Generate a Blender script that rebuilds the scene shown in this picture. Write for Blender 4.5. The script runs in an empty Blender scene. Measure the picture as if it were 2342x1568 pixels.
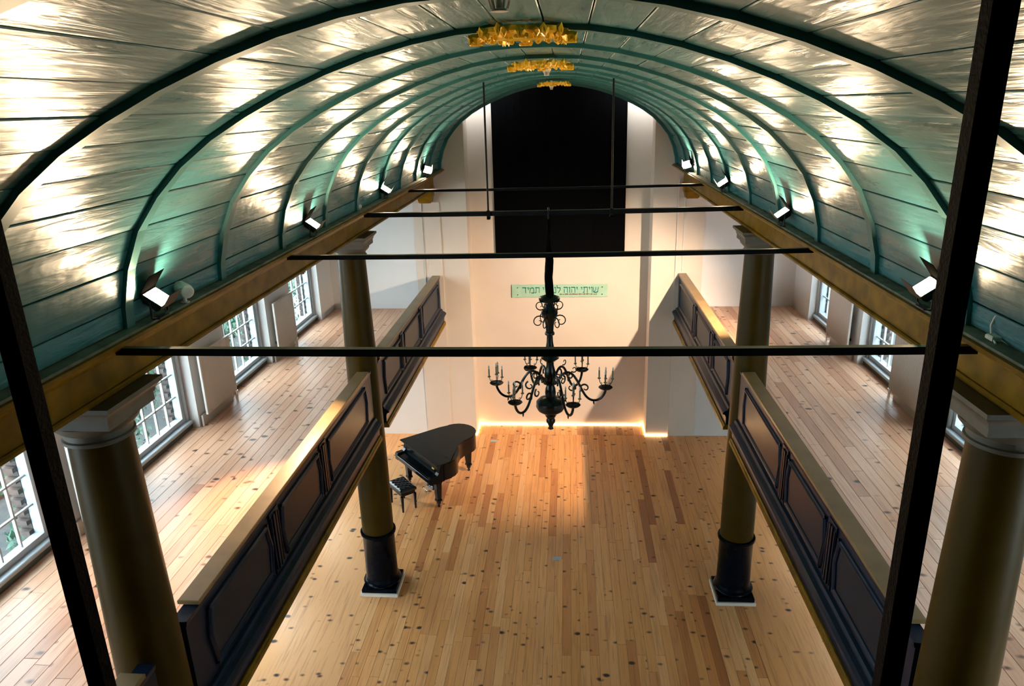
import bpy, math, random
from mathutils import Vector, Matrix

scene = bpy.context.scene
C = scene.collection
R = random.Random(7)
PI = math.pi

# ---------------------------------------------------------------- camera
def make_camera():
    cx, cz, yaw, pitch, roll, f = 0.24562, 7.59578, 0.0825, -0.3188, -0.02873, 1652.45
    cy, sy, cp, sp = math.cos(yaw), math.sin(yaw), math.cos(pitch), math.sin(pitch)
    fw = Vector((-sy*cp, cy*cp, sp)); rt = Vector((cy, sy, 0)); up = rt.cross(fw)
    cr, sr = math.cos(roll), math.sin(roll)
    r2 = rt*cr + up*sr; u2 = -rt*sr + up*cr
    cam = bpy.data.cameras.new('camera')
    cam.sensor_fit = 'HORIZONTAL'; cam.sensor_width = 36.0; cam.lens = 36.0*f/2342.0
    cam.clip_start = 0.05; cam.clip_end = 300
    o = bpy.data.objects.new('camera', cam); C.objects.link(o)
    m = Matrix((r2, u2, -fw)).transposed().to_4x4()
    m.translation = Vector((cx, 0.0, cz)); o.matrix_world = m
    scene.camera = o
make_camera()

# ---------------------------------------------------------------- world, exposure
SKY = 18.0
FLOOD = 760.0
w = bpy.data.worlds.new('overcast_sky'); scene.world = w; w.use_nodes = True
bg = w.node_tree.nodes['Background']
bg.inputs[0].default_value = (0.76, 0.84, 0.90, 1); bg.inputs[1].default_value = SKY
vs = scene.view_settings
vs.view_transform = 'Standard'; vs.look = 'None'; vs.gamma = 1.0; vs.exposure = 0.0
vs.use_curve_mapping = False
scene.cycles.max_bounces = 7; scene.cycles.diffuse_bounces = 4; scene.cycles.glossy_bounces = 3
scene.cycles.transparent_max_bounces = 12
scene.cycles.sample_clamp_indirect = 6.0
scene.cycles.use_denoising = True
scene.cycles.use_adaptive_sampling = True; scene.cycles.adaptive_threshold = 0.03

# ---------------------------------------------------------------- main dimensions
YP = 15.894      # far wall, pier face
YA = 16.482      # back of the alcove
AL, AR = -1.99, 2.07
WC = 2.86        # column axis
Y1, Y2 = 4.15, 10.03
XR, WR, ZR = 2.663, 0.178, 3.956   # handrail inner edge, width, top
ZG = 3.182       # gallery floor
XW = 5.20        # gallery side wall face
ZB = 5.900       # underside of beam
YB = -1.6        # wall behind camera
DR = 1.308
RIB0 = 2.891

# ---------------------------------------------------------------- materials
MATS = {}
def nodes(name):
    m = bpy.data.materials.new(name); m.use_nodes = True
    nt = m.node_tree; b = nt.nodes['Principled BSDF']
    MATS[name] = m
    return m, nt, b
def N(nt, t, **kw):
    n = nt.nodes.new(t)
    for k, v in kw.items():
        if k.startswith('i_'):
            n.inputs[k[2:].replace('_', ' ')].default_value = v
        else: setattr(n, k, v)
    return n
def L(nt, a, ao, b, bi): nt.links.new(a.outputs[ao], b.inputs[bi])
def ramp(nt, stops):
    r = nt.nodes.new('ShaderNodeValToRGB'); e = r.color_ramp.elements
    while len(e) < len(stops): e.new(0.5)
    for i, (p, c) in enumerate(stops):
        e[i].position = p; e[i].color = (c[0], c[1], c[2], 1)
    return r
def simple(name, col, rough=0.5, metal=0.0, var=0.0, scale=6.0, bump=0.0, bscale=40.0, coat=0.0, spec=0.5):
    m, nt, b = nodes(name)
    b.inputs['Roughness'].default_value = rough; b.inputs['Metallic'].default_value = metal
    b.inputs['Coat Weight'].default_value = coat
    b.inputs['Specular IOR Level'].default_value = spec
    b.inputs['Base Color'].default_value = (*col, 1)
    tc = N(nt, 'ShaderNodeTexCoord')
    if var > 0:
        n = N(nt, 'ShaderNodeTexNoise', i_Scale=scale, i_Detail=5.0); L(nt, tc, 'Object', n, 'Vector')
        r = ramp(nt, [(0.3, [c*(1-var) for c in col]), (0.7, [min(1, c*(1+var)) for c in col])])
        L(nt, n, 'Fac', r, 'Fac'); L(nt, r, 'Color', b, 'Base Color')
    if bump > 0:
        n2 = N(nt, 'ShaderNodeTexNoise', i_Scale=bscale, i_Detail=4.0); L(nt, tc, 'Object', n2, 'Vector')
        bp = N(nt, 'ShaderNodeBump', i_Strength=bump, i_Distance=0.01); L(nt, n2, 'Fac', bp, 'Height')
        L(nt, bp, 'Normal', b, 'Normal')
    return m
def emit(name, col, strength):
    m, nt, b = nodes(name)
    b.inputs['Base Color'].default_value = (*col, 1)
    b.inputs['Emission Color'].default_value = (*col, 1)
    b.inputs['Emission Strength'].default_value = strength
    return m

def pine(name, stops, rough):
    """knotty pine plank: colour of each board from its own random value, grain and knots along the board (Y)"""
    m, nt, b = nodes(name)
    oi = N(nt, 'ShaderNodeObjectInfo'); geo = N(nt, 'ShaderNodeNewGeometry')
    r = ramp(nt, stops); L(nt, oi, 'Random', r, 'Fac')
    off = N(nt, 'ShaderNodeMath', operation='MULTIPLY'); off.inputs[1].default_value = 57.0; L(nt, oi, 'Random', off, 0)
    comb = N(nt, 'ShaderNodeCombineXYZ'); L(nt, off, 0, comb, 'X'); L(nt, off, 0, comb, 'Y')
    add = N(nt, 'ShaderNodeVectorMath', operation='ADD'); L(nt, geo, 'Position', add, 0); L(nt, comb, 0, add, 1)
    # grain
    mg = N(nt, 'ShaderNodeMapping'); mg.inputs['Scale'].default_value = (26, 1.1, 1); L(nt, add, 0, mg, 'Vector')
    ng = N(nt, 'ShaderNodeTexNoise', i_Scale=1.0, i_Detail=6.0, i_Distortion=0.9); L(nt, mg, 0, ng, 'Vector')
    rg = ramp(nt, [(0.30, (0.62, 0.50, 0.40)), (0.52, (1, 1, 1)), (0.75, (1.0, 0.93, 0.86))]); L(nt, ng, 'Fac', rg, 'Fac')
    mx = N(nt, 'ShaderNodeMix', data_type='RGBA', blend_type='MULTIPLY'); mx.inputs[0].default_value = 0.60
    L(nt, r, 'Color', mx, 6); L(nt, rg, 'Color', mx, 7)
    # knots: two sizes of stretched voronoi cells
    col = mx; cout = 2
    for sx, sy, lo, hi, dark, gate in ((3.0, 4.4, 0.085, 0.17, (0.022, 0.008, 0.006), 0.25), (4.6, 7.0, 0.07, 0.22, (0.09, 0.028, 0.008), 0.35)):
        mk = N(nt, 'ShaderNodeMapping'); mk.inputs['Scale'].default_value = (sx, sy, 0.001); L(nt, add, 0, mk, 'Vector')
        nz = N(nt, 'ShaderNodeTexNoise', i_Scale=2.3, i_Detail=2.0); L(nt, mk, 0, nz, 'Vector')
        dm = N(nt, 'ShaderNodeMix', data_type='VECTOR'); dm.inputs[0].default_value = 0.12
        L(nt, mk, 0, dm, 4); L(nt, nz, 'Color', dm, 5)
        vo = N(nt, 'ShaderNodeTexVoronoi', i_Scale=1.0, i_Randomness=1.0); L(nt, dm, 1, vo, 'Vector')
        rk = ramp(nt, [(lo, (1, 1, 1)), (hi, (0, 0, 0))]); L(nt, vo, 'Distance', rk, 'Fac')
        sp_ = N(nt, 'ShaderNodeSeparateColor'); L(nt, vo, 'Color', sp_, 0)
        gt = N(nt, 'ShaderNodeMath', operation='GREATER_THAN'); gt.inputs[1].default_value = gate; L(nt, sp_, 0, gt, 0)
        mu = N(nt, 'ShaderNodeMath', operation='MULTIPLY'); L(nt, rk, 'Color', mu, 0); L(nt, gt, 0, mu, 1)
        mk2 = N(nt, 'ShaderNodeMix', data_type='RGBA'); L(nt, mu, 0, mk2, 0)
        L(nt, col, cout, mk2, 6); mk2.inputs[7].default_value = (*dark, 1)
        col, cout = mk2, 2
    L(nt, col, cout, b, 'Base Color')
    b.inputs['Roughness'].default_value = rough
    bp = N(nt, 'ShaderNodeBump', i_Strength=0.06, i_Distance=0.004); L(nt, ng, 'Fac', bp, 'Height'); L(nt, bp, 'Normal', b, 'Normal')
    return m

pine('pine_floor', [(0.0, (0.84, 0.40, 0.15)), (0.35, (0.74, 0.33, 0.11)), (0.62, (0.88, 0.46, 0.20)), (0.88, (0.62, 0.24, 0.075)), (1.0, (0.38, 0.13, 0.045))], 0.36)
pine('pine_gallery', [(0.0, (0.64, 0.38, 0.25)), (0.4, (0.58, 0.31, 0.19)), (0.7, (0.68, 0.43, 0.30)), (1.0, (0.44, 0.22, 0.13))], 0.40)  # same pine as the nave, with the pinkish daylight tint put into its colour

def paint_boards(name, col, rough, bump):
    m, nt, b = nodes(name)
    geo = N(nt, 'ShaderNodeNewGeometry'); oi = N(nt, 'ShaderNodeObjectInfo')
    mp = N(nt, 'ShaderNodeMapping'); mp.inputs['Scale'].default_value = (14, 1.6, 14); L(nt, geo, 'Position', mp, 'Vector')
    n = N(nt, 'ShaderNodeTexNoise', i_Scale=1.0, i_Detail=5.0, i_Distortion=0.6); L(nt, mp, 0, n, 'Vector')
    n2 = N(nt, 'ShaderNodeTexNoise', i_Scale=3.0, i_Detail=3.0); L(nt, geo, 'Position', n2, 'Vector')
    r = ramp(nt, [(0.3, [c*0.88 for c in col]), (0.7, [c*1.12 for c in col])]); L(nt, n2, 'Fac', r, 'Fac')
    hv = N(nt, 'ShaderNodeHueSaturation'); L(nt, r, 'Color', hv, 'Color')
    mr = N(nt, 'ShaderNodeMapRange'); mr.inputs[3].default_value = 0.9; mr.inputs[4].default_value = 1.1
    L(nt, oi, 'Random', mr, 0); L(nt, mr, 0, hv, 'Value'); L(nt, hv, 'Color', b, 'Base Color')
    rr_ = N(nt, 'ShaderNodeMapRange'); rr_.inputs[1].default_value = 0.3; rr_.inputs[2].default_value = 0.7; rr_.inputs[3].default_value = rough-0.10; rr_.inputs[4].default_value = rough+0.10
    L(nt, n, 'Fac', rr_, 0); L(nt, rr_, 0, b, 'Roughness')
    ad = N(nt, 'ShaderNodeMath', operation='ADD'); L(nt, n, 'Fac', ad, 0); L(nt, n2, 'Fac', ad, 1)
    bp = N(nt, 'ShaderNodeBump', i_Strength=bump, i_Distance=0.02); L(nt, ad, 0, bp, 'Height'); L(nt, bp, 'Normal', b, 'Normal')
    return m
paint_boards('vault_paint', (0.045, 0.185, 0.205), 0.34, 0.52)
simple('rib_paint', (0.025, 0.15, 0.15), 0.45, var=0.12)
simple('seam_dark', (0.010, 0.016, 0.018), 0.9)
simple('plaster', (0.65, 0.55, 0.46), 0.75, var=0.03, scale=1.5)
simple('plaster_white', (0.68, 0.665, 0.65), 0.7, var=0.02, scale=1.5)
simple('white_paint', (0.42, 0.48, 0.52), 0.35)
simple('radiator_enamel', (0.60, 0.545, 0.49), 0.35)
simple('ochre_paint', (0.19, 0.094, 0.002), 0.36, var=0.40, scale=5.0, bump=0.05, bscale=12, spec=0.12)
simple('ochre_shaft', (0.042, 0.0235, 0.0005), 0.42, var=0.18, scale=3.0, spec=0.14)
simple('stone_capital', (0.10, 0.085, 0.06), 0.55, var=0.2, scale=8)
simple('black_marble', (0.002, 0.004, 0.008), 0.2, var=0.5, scale=14, spec=0.07)
simple('white_stone', (0.72, 0.66, 0.60), 0.6)
simple('navy_paint', (0.003, 0.012, 0.032), 0.34, var=0.15, scale=5, spec=0.2)
simple('navy_field', (0.005, 0.016, 0.030), 0.32, var=0.15, scale=5, spec=0.15)
simple('rail_oak', (0.20, 0.125, 0.05), 0.34, var=0.18, scale=4, bump=0.04, bscale=20)
simple('ledge_dust', (0.17, 0.16, 0.12), 0.8, var=0.4, scale=9)
simple('iron_black', (0.003, 0.004, 0.005), 0.5, bump=0.25, bscale=90, spec=0.15)
simple('iron_rust', (0.0025, 0.0025, 0.0035), 0.6, var=0.5, scale=60, bump=0.35, bscale=110, spec=0.05)
simple('bar_top', (0.004, 0.005, 0.007), 0.45, var=0.4, scale=8, bump=0.2, bscale=40, spec=0.15)
simple('bar_dust_sheen', (0.16, 0.13, 0.08), 0.5, var=0.3, scale=6)  # dust plus light reflected off the bar tops, put into the colour
simple('brass_dark', (0.020, 0.022, 0.020), 0.25, metal=0.6, var=0.4, scale=20)
simple('candle_wax', (0.15, 0.13, 0.08), 0.5)
simple('gilt', (1.0, 0.55, 0.02), 0.28, metal=0.15, var=0.2, scale=30, bump=0.25, bscale=60)
simple('piano_lacquer', (0.003, 0.005, 0.007), 0.16, spec=0.22)
simple('piano_lid', (0.007, 0.013, 0.015), 0.45, spec=0.2)
simple('leather_black', (0.008, 0.011, 0.014), 0.22, bump=0.1)
simple('black_cloth', (0.0012, 0.0012, 0.0014), 0.95, spec=0.05)
simple('door_black', (0.0002, 0.0002, 0.0002), 1.0, spec=0.0)
simple('lamp_black', (0.012, 0.014, 0.015), 0.5)
simple('plastic_white', (0.85, 0.78, 0.70), 0.4)
simple('plastic_grey', (0.42, 0.46, 0.48), 0.4)
simple('chrome', (0.7, 0.7, 0.7), 0.2, metal=1.0)
simple('sign_glass', (0.36, 0.56, 0.42), 0.18, var=0.06, scale=5)
simple('sign_green', (0.0, 0.16, 0.12), 0.4)
simple('sign_brown', (0.16, 0.05, 0.02), 0.5)
simple('brick_red', (0.055, 0.04, 0.036), 0.85, var=0.3, scale=8)
simple('mortar', (0.75, 0.78, 0.78), 0.9)
simple('skirting_grey', (0.10, 0.11, 0.10), 0.6)
simple('leaf_green', (0.015, 0.068, 0.040), 0.6, var=0.5, scale=3)
simple('bark', (0.10, 0.07, 0.05), 0.9)
simple('house_grey', (0.045, 0.055, 0.06), 0.8, var=0.2)
simple('house_trim', (0.11, 0.125, 0.13), 0.5)
simple('kerb_pale', (0.20, 0.22, 0.22), 0.8)
emit('flood_face', (1.0, 0.73, 0.45), FLOOD)
emit('spot_face', (1.0, 0.66, 0.40), 3.0)
emit('led_warm', (1.0, 0.68, 0.32), 34.0)

def paving_mat():
    m, nt, b = nodes('paving')
    geo = N(nt, 'ShaderNodeNewGeometry')
    br = N(nt, 'ShaderNodeTexBrick'); br.inputs['Scale'].default_value = 4.5
    br.inputs['Color1'].default_value = (0.058, 0.062, 0.066, 1); br.inputs['Color2'].default_value = (0.036, 0.04, 0.044, 1)
    br.inputs['Mortar'].default_value = (0.06, 0.065, 0.06, 1)
    L(nt, geo, 'Position', br, 'Vector'); L(nt, br, 'Color', b, 'Base Color'); b.inputs['Roughness'].default_value = 0.85
paving_mat()
def pane_mat():
    m, nt, b = nodes('window_glass')
    nt.nodes.remove(b); out = [n for n in nt.nodes if n.type == 'OUTPUT_MATERIAL'][0]
    t = N(nt, 'ShaderNodeBsdfTransparent'); t.inputs[0].default_value = (0.90, 0.96, 0.96, 1)
    g = N(nt, 'ShaderNodeBsdfGlossy'); g.inputs['Roughness'].default_value = 0.03
    fr = N(nt, 'ShaderNodeLayerWeight', i_Blend=0.15); mx = N(nt, 'ShaderNodeMixShader')
    mf = N(nt, 'ShaderNodeMath', operation='MULTIPLY'); mf.inputs[1].default_value = 0.35; L(nt, fr, 'Facing', mf, 0)
    L(nt, mf, 0, mx, 0); L(nt, t, 0, mx, 1); L(nt, g, 0, mx, 2); L(nt, mx, 0, out, 'Surface')
pane_mat()

# ---------------------------------------------------------------- mesh helpers
class MB:
    def __init__(s): s.v = []; s.f = []; s.m = []; s.cur = 0
    def face(s, idx): s.f.append(idx); s.m.append(s.cur)
    def box(s, x0, x1, y0, y1, z0, z1, c=0.0):
        if x0 > x1: x0, x1 = x1, x0
        if y0 > y1: y0, y1 = y1, y0
        if z0 > z1: z0, z1 = z1, z0
        b = len(s.v)
        if c <= 0:
            s.v += [(x0,y0,z0),(x1,y0,z0),(x1,y1,z0),(x0,y1,z0),(x0,y0,z1),(x1,y0,z1),(x1,y1,z1),(x0,y1,z1)]
            for q in ((3,2,1,0),(4,5,6,7),(0,1,5,4),(1,2,6,5),(2,3,7,6),(3,0,4,7)): s.face([b+i for i in q])
        else:  # all vertical ends chamfered: eight-sided section rings
            for z, i in ((z0, c), (z0+c, 0), (z1-c, 0), (z1, c)):
                s.v += [(x0+i,y0+i,z),(x1-i,y0+i,z),(x1-i,y1-i,z),(x0+i,y1-i,z)]
            s.face([b+3,b+2,b+1,b]); s.face([b+12,b+13,b+14,b+15])
            for k in range(3):
                for j in range(4):
                    a = b+4*k+j; d = b+4*k+(j+1) % 4
                    s.face([a, d, d+4, a+4])
        return s
    def loft(s, rings, close=True, cap=True):
        b = len(s.v); n = len(rings[0])
        for r in rings: s.v += [tuple(p) for p in r]
        for k in range(len(rings)-1):
            for j in range(n if close else n-1):
                a = b+k*n+j; d = b+k*n+(j+1) % n
                s.face([a, d, d+n, a+n])
        if cap and close:
            s.face([b+j for j in range(n)][::-1]); s.face([b+(len(rings)-1)*n+j for j in range(n)])
        return s
    def lathe(s, prof, c=(0,0,0), seg=24):
        rings = []
        for r, z in prof:
            rings.append([(c[0]+r*math.cos(2*PI*j/seg), c[1]+r*math.sin(2*PI*j/seg), c[2]+z) for j in range(seg)])
        return s.loft(rings)
    def tube(s, pts, rad, seg=8):
        pts = [Vector(p) for p in pts]; n = len(pts)
        rs = rad if isinstance(rad, (list, tuple)) else [rad]*n
        rings = []; prev = None
        for i, p in enumerate(pts):
            t = (pts[min(i+1, n-1)]-pts[max(i-1, 0)]).normalized()
            if prev is None:
                a = Vector((0,0,1)) if abs(t.z) < 0.9 else Vector((1,0,0))
                u = t.cross(a).normalized()
            else:
                u = (prev - t*prev.dot(t)).normalized()
            prev = u; v = t.cross(u)
            rings.append([p+(u*math.cos(2*PI*j/seg)+v*math.sin(2*PI*j/seg))*rs[i] for j in range(seg)])
        return s.loft(rings)
    def sweep(s, path, prof, up=(0,0,1)):
        """sweep closed 2D profile (side, up) along closed path"""
        pts = [Vector(p) for p in path]; n = len(pts); up = Vector(up); rings = []
        for i in range(n):
            d1 = (pts[i]-pts[i-1]).normalized(); d2 = (pts[(i+1) % n]-pts[i]).normalized()
            n1 = d1.cross(up); n2 = d2.cross(up); nn = (n1+n2)
            nn = nn/ max(1e-6, nn.dot(n1)) if nn.length > 1e-6 else n1
            rings.append([pts[i]+nn*a+up*b for a, b in prof])
        rings.append(rings[0])
        return s.loft(rings, cap=False)
    def prism(s, poly, z0, z1):
        return s.loft([[(x, y, z0) for x, y in poly], [(x, y, z1) for x, y in poly]])
    def xprof(s, poly, y0, y1):
        """profile of (x,z) extruded along y"""
        return s.loft([[(x, y0, z) for x, z in poly], [(x, y1, z) for x, z in poly]])
    def mesh(s, name, mats, smooth=False):
        me = bpy.data.meshes.new(name); me.from_pydata(s.v, [], s.f)
        for m in (mats if isinstance(mats, (list, tuple)) else [mats]): me.materials.append(MATS[m])
        if len(me.materials) > 1: me.polygons.foreach_set('material_index', s.m)
        import bmesh
        bm = bmesh.new(); bm.from_mesh(me); bmesh.ops.recalc_face_normals(bm, faces=bm.faces); bm.to_mesh(me); bm.free()
        if smooth:
            me.polygons.foreach_set('use_smooth', [True]*len(me.polygons))
            me.set_sharp_from_angle(angle=math.radians(38))
        me.update(); return me
    def obj(s, name, mats, parent=None, smooth=False):
        return link(name, s.mesh(name, mats, smooth), parent)
def link(name, me, parent=None, loc=None):
    o = bpy.data.objects.new(name, me); C.objects.link(o)
    if parent is not None: o.parent = parent
    if loc is not None: o.location = loc
    return o
def tag(o, label=None, cat=None, group=None, kind=None):
    if label: o['label'] = label
    if cat: o['category'] = cat
    if group: o['group'] = group
    if kind: o['kind'] = kind
    return o
def empty(name, loc=(0,0,0), rz=0.0):
    o = bpy.data.objects.new(name, None); C.objects.link(o); o.empty_display_size = 0.1
    o.location = loc; o.rotation_euler = (0, 0, rz); return o
def struct(name, mb, mat, parent=None):
    o = mb.obj(name, mat, parent)
    if parent is None: o['kind'] = 'structure'
    return o

# ---------------------------------------------------------------- floors with planks
plank_cache = {}
def plank_mesh(wd, ln, mat):
    k = (round(wd, 3), round(ln, 2), mat)
    if k not in plank_cache:
        g = 0.0012; c = 0.0022; t = 0.022; w2 = wd/2-g; l2 = k[1]/2-g
        mb = MB()
        mb.loft([[(-w2,-l2,-t),(w2,-l2,-t),(w2,l2,-t),(-w2,l2,-t)],
                 [(-w2,-l2,-c),(w2,-l2,-c),(w2,l2,-c),(-w2,l2,-c)],
                 [(-w2+c,-l2+c,0),(w2-c,-l2+c,0),(w2-c,l2-c,0),(-w2+c,l2-c,0)]])
        plank_cache[k] = mb.mesh('plank', mat)
    return plank_cache[k]
def lay(parent, x0, x1, y0, y1, z, pitch, mat, lens):
    n = max(1, round((x1-x0)/pitch)); pw = (x1-x0)/n
    for i in range(n):
        x = x0+pw*(i+0.5); y = y0 - R.uniform(0, 0.6)*lens[0]
        y = y0; first = True
        while y < y1-0.02:
            ln = R.choice(lens)
            if first: ln *= R.uniform(0.35, 1.0); first = False
            if y1-(y+ln) < 0.45: ln = y1-y
            ln = round(ln, 2)
            if y + ln > y1: ln = round(y1 - y - 0.001, 2)
            o = link('plank', plank_mesh(pw, ln, mat), parent, (x, y+ln/2, z))
            y += ln

fl = struct('floor', MB().box(-5.6, 5.6, YB-0.1, YA+0.25, -0.2, -0.026), 'seam_dark')
struct('floor_side', MB().box(-5.58, -2.975, YB, YP, -0.024, -0.002), 'pine_floor')
struct('floor_side', MB().box(2.975, 5.58, YB, YP, -0.024, -0.002), 'pine_floor')
struct('floor_side', MB().box(-2.97, 2.97, YB, 7.2, -0.024, -0.002), 'pine_floor')
lay(fl, -2.97, 2.97, 7.21, YP-0.004, 0.0, 0.135, 'pine_floor', [1.6, 2.1, 2.6, 3.1])
lay(fl, AL+0.004, AR-0.004, YP, YA-0.004, 0.0, 0.135, 'pine_floor', [2.0])
for s, nm in ((-1, 'floor_left'), (1, 'floor_right')):
    sl = struct(nm, MB().box(s*2.76, s*5.55, YB, YP-0.002, ZG-0.30, ZG-0.024), 'seam_dark')
    x0, x1 = sorted((s*2.86, s*5.45))
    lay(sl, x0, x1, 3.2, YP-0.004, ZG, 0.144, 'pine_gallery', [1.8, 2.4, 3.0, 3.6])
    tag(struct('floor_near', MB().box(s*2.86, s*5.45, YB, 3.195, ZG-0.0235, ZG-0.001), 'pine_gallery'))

# ---------------------------------------------------------------- walls
ZT = 8.4
far = MB()
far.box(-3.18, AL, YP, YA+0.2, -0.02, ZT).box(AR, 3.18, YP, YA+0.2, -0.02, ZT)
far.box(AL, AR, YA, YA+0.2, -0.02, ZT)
far.cur = 1; far.box(-5.6, -3.18, YP, YA+0.2, -0.02, ZT).box(3.18, 5.6, YP, YA+0.2, -0.02, ZT)  # gallery ends in a cooler tint: window daylight put into the wall colour
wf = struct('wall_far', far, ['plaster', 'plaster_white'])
MB().box(-3.18, -2.585, YP-0.022, YP, 0.001, ZB-0.3).obj('pier_strip', 'plaster', wf)
MB().box(2.585, 3.18, YP-0.022, YP, 0.001, ZB-0.3).obj('pier_strip', 'plaster', wf)
for x in (-2.99, 2.60, 2.74):
    MB().tube([(x, YP-0.035, ZG if abs(x) > 2.9 else 4.0), (x, YP-0.035, 6.0)], 0.011, 6).obj('conduit', 'plaster_white', wf)
struct('wall_near', MB().box(-5.6, 5.6, YB-0.25, YB, -0.02, ZT), 'navy_paint')

# windows: far glass edge y for each, on both sides
WIN_L = [3.45, 6.32, 9.25, 12.03, 14.85]
WIN_R = [3.45, 6.20, 9.18, 11.98, 14.66]
PW, PH, NC, NR = 0.268, 0.343, 5, 7
ZW0 = ZG+0.13; 
ZW1 = ZW0 + 0.07 + NR*PH + 0.08
CAS = 0.12
def wall_side(s, wins, name):
    mb = MB(); ys = []
    for g in wins: ys.append((g-NC*PW-CAS-0.03, g+CAS+0.03))
    xi, xo = s*XW, s*(XW+0.42)
    y = YB
    for a, b in ys:
        mb.box(xi, xo, y, a, -0.02, 6.1)
        mb.box(xi, xo, a, b, ZW1, 6.1)
        mb.box(s*(XW+0.13), xo, a, b, 2.72, ZW0-0.06); mb.box(xi, xo, a, b, -0.02, 0.40); mb.box(xi, xo, a, b, 2.68, 2.72)
        y = b
    mb.box(xi, xo, y, YP, -0.02, 6.1)
    wl = struct(name, mb, 'plaster_white')
    for a, b in ys:
        MB().box(s*(XW+0.105), s*(XW+0.129), a+0.002, b-0.002, ZG+0.001, ZW0-0.061).obj('skirting', 'skirting_grey', wl)
    return ys
ysL = wall_side(-1, WIN_L, 'wall_left'); ysR = wall_side(1, WIN_R, 'wall_right')
pane_me = {}
for s in (-1, 1):
    pane_me[s] = MB().box(-0.003, 0.003, -PW/2+0.009, PW/2-0.009, -PH/2+0.009, PH/2-0.009).mesh('pane', 'window_glass')
vb = MB().box(-0.016, 0.016, -0.011, 0.011, 0, NR*PH, 0.003).mesh('glazing_bar', 'white_paint')
hb = MB().box(-0.016, 0.016, 0, NC*PW, -0.011, 0.011, 0.003).mesh('glazing_bar', 'white_paint')
wi = 0
for s, wins in ((-1, WIN_L), (1, WIN_R)):
    for g in wins:
        wi += 1
        xg = s*5.42; y0 = g-NC*PW; z0 = ZW0+0.07
        e = empty('window_%d' % wi, (0, 0, 0)); e['kind'] = 'structure'
        xa, xb = s*5.36, s*5.47
        MB().box(xa, xb, y0-CAS, y0, ZW0, ZW1).box(xa, xb, g, g+CAS, ZW0, ZW1).box(xa, xb, y0, g, ZW0, z0).box(xa, xb, y0, g, z0+NR*PH, ZW1).obj('window_frame', 'white_paint', e)
        MB().box(s*5.335, s*5.358, y0-CAS, y0-CAS+0.05, ZW0, ZW1).obj('casing', 'white_paint', e)
        MB().box(s*5.335, s*5.358, g+CAS-0.05, g+CAS, ZW0, ZW1).obj('casing', 'white_paint', e)
        MB().box(s*5.415, s*5.421, y0, g, 0.47, 2.61).obj('lower_pane', 'window_glass', e)
        MB().box(xa, xb, y0-CAS, y0, 0.405, 2.675).box(xa, xb, g, g+CAS, 0.405, 2.675).box(xa, xb, y0, g, 0.405, 0.47).box(xa, xb, y0, g, 2.61, 2.675).obj('lower_frame', 'white_paint', e)
        MB().box(s*5.28, s*5.50, y0-CAS-0.025, g+CAS+0.025, ZW0-0.055, ZW0-0.002, 0.008).obj('window_sill', 'white_paint', e)
        for c in range(1, NC): link('glazing_bar', vb, e, (xg, y0+c*PW, z0))
        for r in range(1, NR): link('glazing_bar', hb, e, (xg, y0, z0+r*PH))
        for c in range(NC):
            for r in range(NR): link('pane', pane_me[s], e, (xg, y0+(c+0.5)*PW, z0+(r+0.5)*PH))
        # toothed brick reveal outside
        tb = MB(); k = 0; z = ZW0+0.002
        while z < ZW1-0.06:
            d = 0.06 if k % 2 else 0.0
            tb.box(s*5.475, s*5.615, g-0.005-d, g+0.148, z, z+0.052); z += 0.062; k += 1
        o = tb.obj('brick_reveal', 'brick_red', e); o['kind'] = 'stuff'

struct('ceiling_alcove', MB().box(AL-0.3, AR+0.3, YP-0.001, YA+0.2, 8.06, 8.41), 'plaster')
struct('ceiling_left', MB().box(-5.62, -3.045, YB, YP, 6.10, 6.16), 'plaster_white')
struct('ceiling_right', MB().box(3.045, 5.62, YB, YP, 6.10, 6.16), 'plaster_white')

# ---------------------------------------------------------------- vault
HALF = [(0.12, 8.000), (0.355, 7.985), (0.60, 7.945), (0.85, 7.885), (1.10, 7.805), (1.35, 7.707), (1.59, 7.594),
        (1.81, 7.472), (2.02, 7.322), (2.20, 7.148), (2.36, 6.945), (2.475, 6.70), (2.54, 6.46), (2.553, 6.318)]
PROF = [(-x, z) for x, z in reversed(HALF)] + HALF
vault = empty('ceiling', (0, 0, 0)); vault['kind'] = 'structure'
def vnorm(i):
    (x0, z0), (x1, z1) = PROF[i], PROF[i+1]
    d = Vector((x1-x0, z1-z0)).normalized(); return d, Vector((-d.y, d.x))
ribs_y = [RIB0+DR*k for k in range(-1, 10)]
bounds = ribs_y + [YP]
bcache = {}
for bi in range(len(bounds)-1):
    ya, yb = bounds[bi], bounds[bi+1]; ln = round(yb-ya, 3)
    for i in range(len(PROF)-1):
        k = (i, ln)
        if k not in bcache:
            d, n = vnorm(i); a = Vector(PROF[i]); b = Vector(PROF[i+1])
            g = 0.0035; a2 = a+d*g; b2 = b-d*g; t = 0.02; mb = MB(); c = 0.004
            ring = lambda y, e: [(a2.x+n.x*c, y, a2.y+n.y*c), (a2.x+d.x*c, y, a2.y+d.y*c), (b2.x-d.x*c, y, b2.y-d.y*c),
                                 (b2.x+n.x*c, y, b2.y+n.y*c), (b2.x+n.x*t, y, b2.y+n.y*t), (a2.x+n.x*t, y, a2.y+n.y*t)]
            mb.loft([ring(0, 0), ring(ln, 0)]); bcache[k] = mb.mesh('board', 'vault_paint')
        d, n = vnorm(i); j = R.uniform(-0.003, 0.002)
        link('board', bcache[k], vault, (n.x*j, ya, n.y*j))
mb = MB()
for i in range(len(PROF)-1):
    d, n = vnorm(i); a = Vector(PROF[i])+d*0.003; b = Vector(PROF[i+1])-d*0.003
    mb.xprof([(a.x, a.y), (b.x, b.y), (b.x+n.x*0.02, b.y+n.y*0.02), (a.x+n.x*0.02, a.y+n.y*0.02)], YB, bounds[0]-0.001)
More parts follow.
